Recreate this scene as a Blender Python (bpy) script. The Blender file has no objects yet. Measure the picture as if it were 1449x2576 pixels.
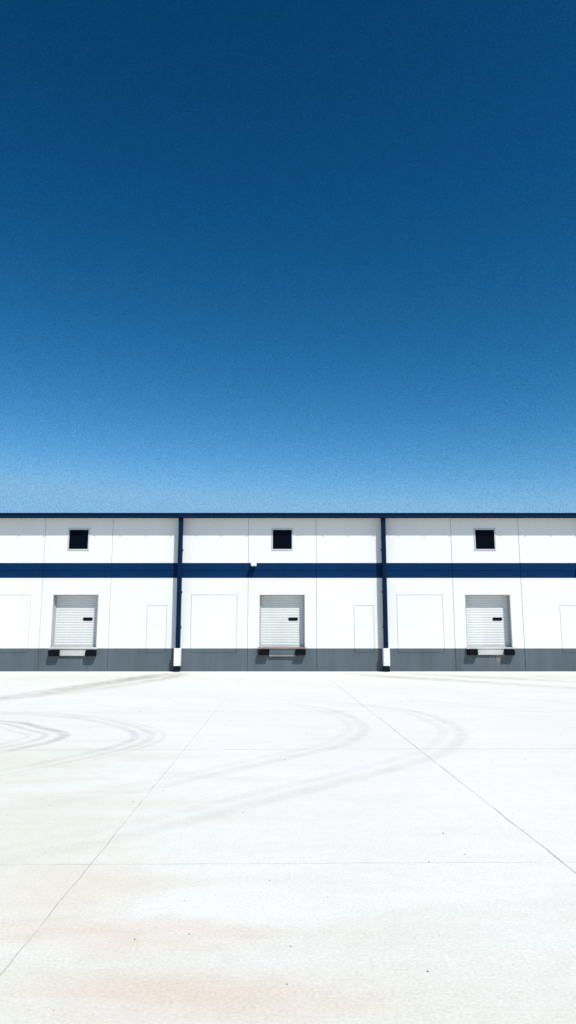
import bpy, math, random
from mathutils import Vector
random.seed(7)
sc = bpy.context.scene
sc.view_settings.view_transform = 'Standard'
sc.view_settings.look = 'None'
sc.view_settings.exposure = 0
D = 38.0
# ------------------------------------------------------------- world / sun
SUN = Vector((0.66, -1.0, 1.62)).normalized()
elev = math.asin(SUN.z); azim = math.atan2(SUN.x, SUN.y)
w = bpy.data.worlds.new("World"); sc.world = w; w.use_nodes = True
nt = w.node_tree; nt.nodes.clear()
out = nt.nodes.new('ShaderNodeOutputWorld'); bg = nt.nodes.new('ShaderNodeBackground')
sky = nt.nodes.new('ShaderNodeTexSky'); sky.sky_type = 'NISHITA'; sky.sun_disc = False
sky.sun_elevation = elev; sky.sun_rotation = azim % (2*math.pi)
sky.air_density = 1.0; sky.dust_density = 0.3; sky.ozone_density = 2.0
bg.inputs[1].default_value = 0.1
# deep, polarised-looking blue: per-channel contrast of the physical sky
sp = nt.nodes.new('ShaderNodeSeparateColor'); cb = nt.nodes.new('ShaderNodeCombineColor')
nt.links.new(sky.outputs[0], sp.inputs[0])
for i, (ref, tgt, ex, cap) in enumerate(((2.62, 2.0, 3.7, 2.3), (4.02, 4.65, 2.0, 4.8), (5.65, 7.4, 1.92, 7.6))):
    a = nt.nodes.new('ShaderNodeMath'); a.operation = 'DIVIDE'; a.inputs[1].default_value = ref
    b = nt.nodes.new('ShaderNodeMath'); b.operation = 'POWER'; b.inputs[1].default_value = ex
    c = nt.nodes.new('ShaderNodeMath'); c.operation = 'MULTIPLY'; c.inputs[1].default_value = tgt
    d = nt.nodes.new('ShaderNodeMath'); d.operation = 'SMOOTH_MIN'; d.inputs[1].default_value = cap; d.inputs[2].default_value = cap*.25
    nt.links.new(sp.outputs[i], a.inputs[0]); nt.links.new(a.outputs[0], b.inputs[0])
    nt.links.new(b.outputs[0], c.inputs[0]); nt.links.new(c.outputs[0], d.inputs[0]); nt.links.new(d.outputs[0], cb.inputs[i])
tc = nt.nodes.new('ShaderNodeTexCoord'); nz = nt.nodes.new('ShaderNodeTexNoise')
nz.inputs['Scale'].default_value = 600; nz.inputs['Detail'].default_value = 2
mr = nt.nodes.new('ShaderNodeMapRange'); mr.inputs[1].default_value = .25; mr.inputs[2].default_value = .75
mr.inputs[3].default_value = .80; mr.inputs[4].default_value = 1.20
vs = nt.nodes.new('ShaderNodeVectorMath'); vs.operation = 'SCALE'
nt.links.new(tc.outputs['Generated'], nz.inputs['Vector']); nt.links.new(nz.outputs['Fac'], mr.inputs[0])
nt.links.new(cb.outputs[0], vs.inputs[0]); nt.links.new(mr.outputs[0], vs.inputs['Scale'])
nt.links.new(vs.outputs[0], bg.inputs[0]); nt.links.new(bg.outputs[0], out.inputs[0])
sl = bpy.data.lights.new("sun", 'SUN'); sl.energy = 5.0; sl.angle = math.radians(0.5); sl.color = (1, 0.975, 0.93)
so = bpy.data.objects.new("sun", sl); sc.collection.objects.link(so)
so.rotation_euler = SUN.to_track_quat('Z', 'Y').to_euler(); so.location = (20, -20, 50)

# ------------------------------------------------------------- helpers
class NB:
    def __init__(s, name):
        s.m = bpy.data.materials.new(name); s.m.use_nodes = True
        s.t = s.m.node_tree; s.b = s.t.nodes['Principled BSDF']
        s.out = s.t.nodes['Material Output']
        s.geo = s.t.nodes.new('ShaderNodeNewGeometry')
    def link(s, a, b): s.t.links.new(a, b)
    def val(s, inp, v):
        if isinstance(v, (int, float)): inp.default_value = v
        elif isinstance(v, tuple): inp.default_value = v if len(v) == 4 else (*v, 1) if inp.type == 'RGBA' else v
        else: s.link(v, inp)
    def math(s, op, a, b=0.0, c=0.0, clamp=False):
        n = s.t.nodes.new('ShaderNodeMath'); n.operation = op; n.use_clamp = clamp
        s.val(n.inputs[0], a); s.val(n.inputs[1], b); s.val(n.inputs[2], c); return n.outputs[0]
    def noise(s, scale, vec=None, detail=3, rough=0.5, stretch=None):
        vec = vec or s.geo.outputs['Position']
        if stretch:
            mp = s.t.nodes.new('ShaderNodeMapping'); mp.inputs['Scale'].default_value = stretch
            s.link(vec, mp.inputs[0]); vec = mp.outputs[0]
        n = s.t.nodes.new('ShaderNodeTexNoise'); n.inputs['Scale'].default_value = scale
        n.inputs['Detail'].default_value = detail; n.inputs['Roughness'].default_value = rough
        s.link(vec, n.inputs['Vector']); return n.outputs['Fac']
    def ramp(s, v, lo, hi, a=0.0, b=1.0):
        n = s.t.nodes.new('ShaderNodeMapRange'); n.clamp = True
        s.val(n.inputs[0], v); n.inputs[1].default_value = lo; n.inputs[2].default_value = hi
        n.inputs[3].default_value = a; n.inputs[4].default_value = b; return n.outputs[0]
    def mix(s, f, a, b):
        n = s.t.nodes.new('ShaderNodeMix'); n.data_type = 'RGBA'
        s.val(n.inputs[0], f); s.val(n.inputs[6], a); s.val(n.inputs[7], b); return n.outputs[2]
    def bump(s, h, strength, dist=0.01):
        n = s.t.nodes.new('ShaderNodeBump'); n.inputs['Strength'].default_value = strength
        n.inputs['Distance'].default_value = dist
        s.link(h, n.inputs['Height']); s.link(n.outputs[0], s.b.inputs['Normal'])

def paint(name, col, rough=0.6, var=0.08, streak=0.06, fine=0.04, spec=0.3):
    n = NB(name)
    a = n.noise(0.35, detail=4); st = n.noise(1.0, stretch=(2.2, 2.2, 0.18), detail=3)
    f = n.noise(22.0, detail=2)
    v = n.math('ADD', n.ramp(a, .3, .7, -var, var), n.ramp(st, .35, .7, streak*.4, -streak))
    v = n.math('ADD', v, n.ramp(f, .3, .7, -fine, fine))
    v = n.math('ADD', v, 1.0)
    m = n.t.nodes.new('ShaderNodeVectorMath'); m.operation = 'SCALE'
    m.inputs[0].default_value = col; n.link(v, m.inputs['Scale'])
    n.link(m.outputs[0], n.b.inputs['Base Color'])
    n.b.inputs['Roughness'].default_value = rough
    n.b.inputs['Specular IOR Level'].default_value = spec
    n.bump(f, 0.25, 0.006)
    return n.m

white = paint("white_wall_paint", (.735, .73, .695), rough=.8, var=.015, streak=.02, fine=.06, spec=.1)
navy = paint("navy_paint", (.0012, .023, .078), rough=.8, var=.1, fine=.4, spec=.06)
grey = paint("grey_base_paint", (.092, .117, .133), rough=.8, var=.08, streak=.12, fine=.18, spec=.1)
steelnavy = paint("navy_steel", (.0008, .013, .044), rough=.7, var=.05, fine=.15, spec=.06)
darktrim = paint("dark_trim", (.002, .007, .016), rough=.7, spec=.1)
doorpaint = paint("door_white", (.63, .635, .61), rough=.5, var=.03, streak=.05)
framegrey = paint("frame_grey", (.38, .39, .38), rough=.5)
winframe = paint("window_frame_grey", (.50, .52, .52), rough=.5)
jambgrey = paint("jamb_grey", (.45, .46, .45))
lightsteel = paint("galvanised", (.47, .47, .45), rough=.5, var=.15)
rustwood = paint("rusty_sill", (.27, .20, .15), rough=.85, var=.25, fine=.2)
rubber = paint("black_rubber", (.006, .008, .011), rough=.9, spec=.05)
glass = paint("dark_glass", (.0015, .003, .007), rough=.35, spec=.04)
coverw = paint("white_guard", (.74, .74, .71), rough=.5, streak=.1)
roofm = paint("roof_metal", (.4, .41, .42), rough=.5)

def obj(name, verts, faces, mats, parent=None, midx=None, bevel=0):
    me = bpy.data.meshes.new(name); me.from_pydata(verts, [], faces); me.update()
    if not isinstance(mats, (list, tuple)): mats = [mats]
    for m in mats: me.materials.append(m)
    if midx:
        for p, i in zip(me.polygons, midx): p.material_index = i
    o = bpy.data.objects.new(name, me); sc.collection.objects.link(o)
    if parent: o.parent = parent
    if bevel:
        b = o.modifiers.new("bevel", 'BEVEL'); b.width = bevel; b.segments = 2; b.limit_method = 'ANGLE'
    return o
def boxes_data(bl):
    V = []; F = []; I = []
    for b in bl:
        x0, x1, y0, y1, z0, z1 = b[:6]; mi = b[6] if len(b) > 6 else 0
        k = len(V)
        V += [(x0,y0,z0),(x1,y0,z0),(x1,y1,z0),(x0,y1,z0),(x0,y0,z1),(x1,y0,z1),(x1,y1,z1),(x0,y1,z1)]
        F += [tuple(k+i for i in f) for f in ((0,3,2,1),(4,5,6,7),(0,1,5,4),(1,2,6,5),(2,3,7,6),(3,0,4,7))]
        I += [mi]*6
    return V, F, I
def boxes(name, bl, mats, parent=None, bevel=0):
    V, F, I = boxes_data(bl); return obj(name, V, F, mats, parent, I, bevel)
def empty(name, loc=(0,0,0)):
    e = bpy.data.objects.new(name, None); sc.collection.objects.link(e); return e

# ------------------------------------------------------------- building
B = empty("warehouse_building")
CX = [-21.72, -11.02, -0.30, 10.37, 21.05]        # dock door centres
PILL = [-26.98, -16.30, -5.62, 5.00, 15.72, 26.4]
XL, XR = -27.2, 26.62
HW = 1.175; DZ0, DZ1 = 1.22, 3.88
WHW = 0.53; WZ0, WZ1 = 6.26, 7.34
BAND0, BAND1, MID, BASE = 4.77, 5.56, 5.165, 1.16
g = 0.012
openings = []; grooves = []      # rects x0,x1,z0,z1
for c in CX:
    openings.append((c-HW, c+HW, DZ0, DZ1)); openings.append((c-WHW, c+WHW, WZ0, WZ1))
    for o_ in (-1.78, 1.78): grooves.append((c+o_-g, c+o_+g, -1, 9))
    def outline(x0, x1, z0, z1, t=.009):
        grooves.extend([(x0-t, x0+t, z0, z1), (x1-t, x1+t, z0, z1), (x0, x1, z1-t, z1+t), (x0, x1, z0-t, z0+t)])
    outline(c-4.72, c-2.34, .94, 3.89); outline(c+3.72, c+4.74, .94, 3.34)
for p in PILL[1:-1]: grooves.append((p-g, p+g, -1, 9))
grooves.append((-99, 99, MID-.012, MID+.012))
xs = {XL, XR}; zs = {0, 8.0, BASE, BAND0, BAND1}
for r in openings+grooves:
    for x in r[:2]:
        if XL < x < XR: xs.add(x)
    for z in r[2:]:
        if 0 < z < 8: zs.add(z)
def wallgrid(name, y, cut):
    X = sorted(xs); Z = sorted(zs); V = [(x, y, z) for z in Z for x in X]; F = []; I = []; n = len(X)
    for j in range(len(Z)-1):
        zc = (Z[j]+Z[j+1])/2
        for i in range(n-1):
            xc = (X[i]+X[i+1])/2
            if any(r[0] < xc < r[1] and r[2] < zc < r[3] for r in openings): continue
            if cut and any(r[0] < xc < r[1] and r[2] < zc < r[3] for r in grooves): continue
            F.append((j*n+i, j*n+i+1, (j+1)*n+i+1, (j+1)*n+i))
            I.append(2 if zc < BASE else 1 if BAND0 < zc < BAND1 else 0)
    return obj(name, V, F, [white, navy, grey], B, I)
wallgrid("front_wall_panels", D, True)
wallgrid("front_wall_backing", D+.03, False)
# other walls & roof
boxes("side_walls", [(XL, XL+.2, D+.035, D+40, BASE, 8.0, 0), (XR-.2, XR, D+.035, D+40, BASE, 8.0, 0), (XL, XR, D+40, D+40.2, 0, 8.0, 0),
      (XL, XL+.2, D+.035, D+40, 0, BASE, 1), (XR-.2, XR, D+.035, D+40, 0, BASE, 1)], [white, grey], B)
EY = D-.55
obj("roof", [(XL-.3, EY+.02, 8.09), (XR+.3, EY+.02, 8.09), (XR+.3, D+20, 9.0), (XL-.3, D+20, 9.0), (XL-.3, D+40.6, 8.1), (XR+.3, D+40.6, 8.1),
             (XL-.3, EY+.02, 8.0), (XR+.3, EY+.02, 8.0), (XR+.3, D+40.6, 8.0), (XL-.3, D+40.6, 8.0)],
    [(0,1,2,3),(3,2,5,4),(6,9,8,7),(0,6,7,1),(0,3,4,9,6),(1,7,8,5,2),(4,5,8,9)], roofm, B)
fb = [(XL-.32, XR+.32, EY, EY+.018, 7.895, 8.055, 0), (XL-.32, XR+.32, EY-.02, EY+.018, 8.057, 8.125, 1),
      (XL-.32, XR+.32, EY+.019, D-.003, 7.93, 7.95, 0)]
x = XL
while x < XR:
    fb.append((x, x+.06, EY-.012, EY-.001, 7.855, 8.05, 0)); x += 1.335
boxes("gutter_fascia", fb, [steelnavy, darktrim], B)
# downspouts
for p in PILL:
    ds = empty("downspout"); ds.parent = B
    boxes("spout_shaft", [(p-.1, p+.1, D-.43, D-.06, 1.18, 7.925)], steelnavy, ds, .012)
    boxes("spout_straps", [(p-.13, p+.13, D-.06, D-.001, z, z+.08) for z in (2.2, 4.0, 6.2)], steelnavy, ds)
    boxes("spout_guard", [(p-.165, p+.165, D-.48, D-.08, .29, 1.17)], coverw, ds, .02)
    boxes("guard_bolts", [(p+a-.015, p+a+.015, D-.492, D-.481, z, z+.03) for a in (-.12, .12) for z in (.4, .72, 1.04)], framegrey, ds)
    V = []
    prof = [(D-.44, .288), (D-.12, .288), (D-.10, .10), (D-.10, .02), (D-.57, .02), (D-.59, .13), (D-.46, .17)]
    for xx in (p-.14, p+.14): V += [(xx, y, z) for y, z in prof]
    n = len(prof)
    F = [tuple(range(n)), tuple(range(2*n-1, n-1, -1))] + [((i+1) % n, i, i+n, (i+1) % n+n) for i in range(n)]
    obj("spout_boot", V, F, darktrim, ds, bevel=.01)
# dock doors
for k, c in enumerate(CX):
    dd = empty("dock_door"); dd.parent = B
    R = .40
    x0, x1 = c-HW, c+HW
    boxes("door_reveals", [(x0-.1, x0, D+.031, D+R+.05, DZ0-.1, DZ1+.1), (x1, x1+.1, D+.031, D+R+.05, DZ0-.1, DZ1+.1),
          (x0, x1, D+.031, D+R+.05, DZ1, DZ1+.1), (x0, x1, D+.031, D+R+.05, DZ0-.1, DZ0)], jambgrey, dd)
    boxes("steel_edge", [(x0-.004, x0+.028, D-.006, D+.06, DZ0, DZ1-.001), (x1-.028, x1+.004, D-.006, D+.06, DZ0, DZ1-.001),
          (x0-.004, x1+.004, D-.006, D+.06, DZ1, DZ1+.03)], framegrey, dd)
    V = []; F = []; prof = []
    z = DZ0+.1; pitch = .128
    while z < DZ1+.02:
        prof += [(0.010, z), (-.006, z+.012), (-.010, z+.05), (-.009, z+.085), (-.002, z+.112), (.010, z+.118)]
        z += pitch
    for y, zz in prof: V += [(x0+.02, D+R+y, zz), (x1-.02, D+R+y, zz)]
    for i in range(len(prof)-1): F.append((2*i, 2*i+1, 2*i+3, 2*i+2))
    obj("ribbed_curtain", V, F, doorpaint, dd)
    boxes("bottom_bar", [(x0+.02, x1-.02, D+R-.03, D+R+.01, DZ0+.002, DZ0+.1)], lightsteel, dd)
    boxes("side_tracks", [(x0+.002, x0+.06, D+R-.06, D+R-.02, DZ0, DZ1-.002), (x1-.06, x1-.002, D+R-.06, D+R-.02, DZ0, DZ1-.002)], framegrey, dd)
    V = []; a, b = c+.31+.08, c+.82-.08; r = .082; zc = 2.66; yy = D+R-.03
    pts = [(a+r*math.cos(t), zc+r*math.sin(t)) for t in [math.pi/2+i*math.pi/8 for i in range(9)]] + \
          [(b+r*math.cos(t), zc+r*math.sin(t)) for t in [-math.pi/2+i*math.pi/8 for i in range(9)]]
    n = len(pts); V = [(q[0], yy, q[1]) for q in pts]+[(q[0], D+R+.02, q[1]) for q in pts]
    F = [tuple(range(n))]+[(i, (i+1) % n, (i+1) % n+n, i+n) for i in range(n)]
    obj("vision_slot", V, F, rubber, dd)
    lo = -.05 if k == 1 else 0
    sm = [lightsteel, lightsteel, rustwood, lightsteel, lightsteel][k]
    boxes("sill_plate", [(x0-.06, x1+.06, D-.13, D+.02, DZ0-.085+lo*.4, DZ0-.002+lo*.3)], sm, dd, .006)
    boxes("leveller_lip", [(c-.66, c+.68, D-.10, D-.002, .84+lo if k != 2 else .80, DZ0-.09+lo)], [lightsteel, lightsteel, grey, jambgrey, lightsteel][k], dd, .006)
    if k == 2: boxes("lip_edge", [(c-.66, c+.68, D-.13, D-.002, .775, .798)], lightsteel, dd)
    for sx in (-1.2, .68):
        bb = []
        for i in range(13):
            q = c+sx+.02+i*.037; bb.append((q, q+.031, D-.28-random.uniform(0, .012), D-.02, .82+lo, 1.10+lo, 0))
        bb += [(c+sx, c+sx+.016, D-.265, D-.002, .84+lo, 1.08+lo, 0), (c+sx+.504, c+sx+.52, D-.265, D-.002, .84+lo, 1.08+lo, 0),
               (c+sx+.02, c+sx+.5, D-.26, D-.012, .90+lo, .93+lo, 0)]
        boxes("dock_bumper", bb, rubber, dd)
    wi = empty("clerestory_window"); wi.parent = B
    x0, x1 = c-WHW, c+WHW
    t = .03
    boxes("window_frame", [(x0-.04, x0+t, D-.03, D+.07, WZ0-.04, WZ1+.04), (x1-t, x1+.04, D-.03, D+.07, WZ0-.04, WZ1+.04),
          (x0+t, x1-t, D-.03, D+.07, WZ1-t, WZ1+.04), (x0+t, x1-t, D-.03, D+.07, WZ0-.04, WZ0+t)], winframe, wi)
    boxes("window_glass", [(x0+t-.01, x1-t+.01, D+.005, D+.02, WZ0+t-.01, WZ1-t+.01)], glass, wi)

# wall lights
def wall_light(xc):
    e = empty("wall_light")
    z1, z0 = 5.58, 5.38
    prof = [(D-.002, z1), (D-.27, z1-.01), (D-.38, z1-.07), (D-.38, z0), (D-.002, z0)]
    V = []
    for xx in (xc-.14, xc+.14): V += [(xx, y, z) for y, z in prof]
    n = len(prof)
    F = [tuple(range(n)), tuple(range(2*n-1, n-1, -1))]+[((i+1) % n, i, i+n, (i+1) % n+n) for i in range(n)]
    obj("lamp_housing", V, F, coverw, e, bevel=.012)
    boxes("lens", [(xc-.11, xc+.11, D-.33, D-.06, z0-.025, z0-.001)], framegrey, e)
    boxes("back_plate", [(xc-.1, xc+.1, D-.03, D-.003, z0-.08, z0-.002)], navy, e)
wall_light(-1.78); wall_light(15.32)

# rust streaks below the right door
n = NB("rust_streak")
st = n.noise(1.0, stretch=(14, 1, 1.2), detail=4)
sep = n.t.nodes.new('ShaderNodeSeparateXYZ'); n.link(n.geo.outputs['Position'], sep.inputs[0])
fz = n.ramp(sep.outputs[2], .3, 1.0); fx = n.ramp(n.math('ABSOLUTE', n.math('SUBTRACT', sep.outputs[0], 10.72)), .05, .45, 1, 0)
al = n.math('MULTIPLY', n.math('MULTIPLY', n.ramp(st, .42, .56), fz), fx)
n.val(n.b.inputs['Base Color'], (.36, .30, .20)); n.b.inputs['Roughness'].default_value = .9
n.link(al, n.b.inputs['Alpha'])
obj("rust_streaks", [(10.2, D-.003, .25), (11.2, D-.003, .25), (11.2, D-.003, .835), (10.2, D-.003, .835)], [(0,1,2,3)], n.m, B)

# ------------------------------------------------------------- ground
n = NB("concrete_ground"); P = n.geo.outputs['Position']
sep = n.t.nodes.new('ShaderNodeSeparateXYZ'); n.link(P, sep.inputs[0]); X, Y = sep.outputs[0], sep.outputs[1]
big = n.noise(.22, detail=4); med = n.noise(1.1, stretch=(.55, 1.5, 1), detail=5, rough=.6); fine = n.noise(45, detail=3, rough=.7)
mott = n.noise(7, detail=5, rough=.65)
col = n.mix(n.ramp(big, .42, .68, 0, .6), (.74, .72, .665), (.69, .67, .60))
col = n.mix(n.ramp(med, .5, .75, 0, .45), col, (.64, .615, .545))
def blob(cx, cy, rx, ry, c, s):
    global col
    dx = n.math('DIVIDE', n.math('SUBTRACT', X, cx), rx); dy = n.math('DIVIDE', n.math('SUBTRACT', Y, cy), ry)
    r = n.math('SQRT', n.math('ADD', n.math('MULTIPLY', dx, dx), n.math('MULTIPLY', dy, dy)))
    r = n.math('ADD', r, n.ramp(med, .25, .75, .6, -.6))
    col = n.mix(n.ramp(r, 0.15, 1.3, s, 0), col, c)
blob(0.0, 3.6, 4.0, 1.5, (.67, .64, .56), .85)
blob(-2.2, 6.0, 1.6, 3.0, (.68, .64, .54), .65)
blob(-1.0, 4.75, .75, .28, (.66, .54, .44), .8)
blob(-.45, 3.95, .8, .25, (.66, .54, .44), .7)
blob(-1.5, 5.4, .6, .7, (.67, .59, .49), .55)
blob(-5.0, 10.5, 3.0, 2.0, (.65, .625, .52), .75)
blob(-2.9, 7.6, 1.2, 1.6, (.67, .64, .56), .6)
blob(11, 33, 7, 3, (.60, .58, .51), .7)
blob(-9, 33, 7, 3, (.60, .58, .52), .6)
f2 = n.math('ADD', n.ramp(fine, .3, .7, -.10, .10), n.ramp(mott, .3, .7, .03, -.03))
wob = n.ramp(n.noise(2.5, detail=4), .2, .8, -.012, .012)
U = n.math('ADD', n.math('MULTIPLY_ADD', Y, .0165, X), wob)
W = n.math('ADD', n.math('MULTIPLY_ADD', X, -.0165, Y), wob)
brk = n.ramp(n.noise(1.7, detail=5), .35, .6, .35, 1)
def seam(coord, c, eps, s):
    global col
    f = n.math('MULTIPLY', n.math('COMPARE', coord, c, eps), n.math('MULTIPLY', brk, s))
    col = n.mix(f, col, (.18, .17, .15))
seam(U, 2.26, .007, .7); seam(U, -1.44, .0045, .5)
for c_ in (-5.14, -8.84, 5.96, 9.66, -12.5, 13.4): seam(U, c_, .005, .15)
for i in range(-3, 6): seam(W, 6.08+5.86*i, .005 if i < 1 else .014, .55)
m = n.t.nodes.new('ShaderNodeVectorMath'); m.operation = 'SCALE'; n.link(col, m.inputs[0]); n.link(n.math('ADD', f2, .975), m.inputs['Scale'])
n.link(m.outputs[0], n.b.inputs['Base Color']); n.b.inputs['Roughness'].default_value = .9; n.b.inputs['Specular IOR Level'].default_value = .15
n.bump(fine, .2, .004)
obj("ground", [(-1500, -1500, 0), (1500, -1500, 0), (1500, 1500, 0), (-1500, 1500, 0)], [(0,1,2,3)], n.m)

# tyre marks
def tmat(name, col, s, lo, hi):
    n = NB(name); a = n.noise(1.6, detail=6, rough=.7); b = n.noise(30, detail=3, rough=.8)
    uv = n.t.nodes.new('ShaderNodeAttribute'); uv.attribute_name = 'edge'
    al = n.math('MULTIPLY', n.math('MULTIPLY', n.ramp(a, lo, hi), n.ramp(b, .3, .6, .2, 1)), n.ramp(uv.outputs['Fac'], 0, 1, 0, s))
    n.val(n.b.inputs['Base Color'], col); n.b.inputs['Roughness'].default_value = .95
    n.link(al, n.b.inputs['Alpha']); return n.m
tA = tmat("tyre_rubber", (.45, .44, .41), .6, .25, .6); tB = tmat("dirt_smear", (.39, .355, .29), .8, .28, .6)
TV = []; TF = []; TI = []; TE = []
def cr(p, t):
    i = min(int(t), len(p)-2); u = t-i
    g_ = lambda k: Vector(p[max(0, min(len(p)-1, k))])
    a, b, c, d = g_(i-1), g_(i), g_(i+1), g_(i+2)
    return .5*((2*b)+(-a+c)*u+(2*a-5*b+4*c-d)*u*u+(-a+3*b-3*c+d)*u*u*u)
lay = [0]
def track(pts, width, off=0, mi=0, s=1.0):
    N = 12*(len(pts)-1); z = .004+.0012*lay[0]; lay[0] += 1
    base = len(TV)
    for i in range(N+1):
        t = i/12.0; t = min(t, len(pts)-1-1e-6)
        q = cr(pts, t); dq = (cr(pts, min(t+.01, len(pts)-1-1e-6))-cr(pts, max(t-.01, 0))).normalized(); nn = Vector((dq.y, -dq.x))
        endf = min(1, i/12, (N-i)/36)
        for j, (o_, e_) in enumerate(((-.5, 0), (-.15, 1), (.15, 1), (.5, 0))):
            r = q+nn*(off+o_*width); TV.append((r.x, r.y, z)); TE.append(e_*s*endf)
        if i:
            k = base+4*(i-1)
            for j in range(3): TF.append((k+j, k+j+1, k+j+5, k+j+4)); TI.append(mi)
A = [(-9, 16.3), (-6.0, 15.8), (-4.73, 14.6), (-4.07, 13.75), (-4.01, 12.85), (-4.22, 12.1), (-4.6, 11.4), (-6.5, 10)]
Bc = [(-9, 17.6), (-6.7, 17.5), (-5.2, 17.1), (-3.86, 16.0), (-2.77, 14.4), (-2.41, 13.3), (-2.52, 12.2), (-3.0, 10.95), (-3.7, 9.7), (-5, 8.2)]
C = [(-.6, 20.3), (.56, 19.0), (1.25, 17.4), (1.5, 15.1), (1.29, 13.58), (.8, 12.2), (-.14, 10.9), (-1.53, 9.0), (-2.44, 8.2), (-3.2, 7.5)]
Dd = [(.6, 21), (2.1, 19.3), (3.1, 17.4), (3.3, 14.74), (3.08, 13.4), (2.35, 11.5), (1.17, 9.9), (-.11, 8.4), (-1.18, 7.1), (-2.25, 6.1), (-3.2, 5.2)]
track(A, .30, 0, 0, .8); track(A, .22, .33, 0, .5); track(A, .14, .62, 0, .3)
track(Bc, .26, 0, 0, .38); track(Bc, .24, .28, 0, .45); track(Bc, .14, -.22, 0, .25)
track(C, .34, 0, 0, .28); track(C, .28, .3, 0, .16)
track(Dd, .38, 0, 0, .27); track(Dd, .30, .34, 0, .16)
track([(-5.4, 37.5), (-6.2, 33), (-7.2, 27), (-8.3, 21), (-11, 15)], 1.6, 0, 1, .9)
track([(-5.0, 37.4), (-5.0, 34), (-5.6, 29), (-7.2, 23), (-10.5, 18.5)], 1.1, 0, 1, .6)
track([(2.6, 37.2), (4.2, 33.5), (6.5, 30.2), (9.7, 25.8), (14, 20)], 1.9, 0, 1, .6)
track([(4.6, 37.2), (7.2, 34), (10.5, 30), (15, 25)], 1.5, 0, 1, .65)
track([(5, 23.5), (8, 19), (9.5, 16.5), (12, 14.5)], .3, 0, 0, .25)
track([(3, 22.5), (5, 18.6), (7, 16.6), (10, 14.8)], .25, 0, 0, .2)
tm = obj("tire_marks", TV, TF, [tA, tB], None, TI)
at = tm.data.attributes.new('edge', 'FLOAT', 'POINT')
for i, v in enumerate(TE): at.data[i].value = v

# loose grit
V = []; F = []
def stone(x, y, r):
    k = len(V)
    for dx, dy, dz in ((1,0,.3),(.2,.9,.3),(-.9,.3,.3),(-.5,-.8,.3),(.5,-.7,.3),(0,0,1),(0,0,-.1)):
        V.append((x+dx*r*random.uniform(.7,1.2), y+dy*r*random.uniform(.7,1.2), max(.001, dz*r)))
    for i in range(5): F.append((k+i, k+(i+1) % 5, k+5)); F.append((k+(i+1) % 5, k+i, k+6))
for i in range(55):
    y = 3.8+random.random()**1.1*18; x = random.uniform(-.42, .42)*y
    stone(x, y, random.uniform(.002, .0042)*(1+y/6))
grit = paint("grit_stone", (.16, .14, .11), var=.2)
obj("loose_gravel", V, F, grit)

# ------------------------------------------------------------- camera
cd = bpy.data.cameras.new("camera"); co = bpy.data.objects.new("camera", cd); sc.collection.objects.link(co)
cd.sensor_fit = 'VERTICAL'; cd.sensor_height = 36; cd.lens = 25.57; cd.clip_end = 6000; cd.clip_start = .05
co.location = (0, 0, 1.75); co.rotation_euler = (math.radians(90+9.73), 0, 0)
sc.camera = co
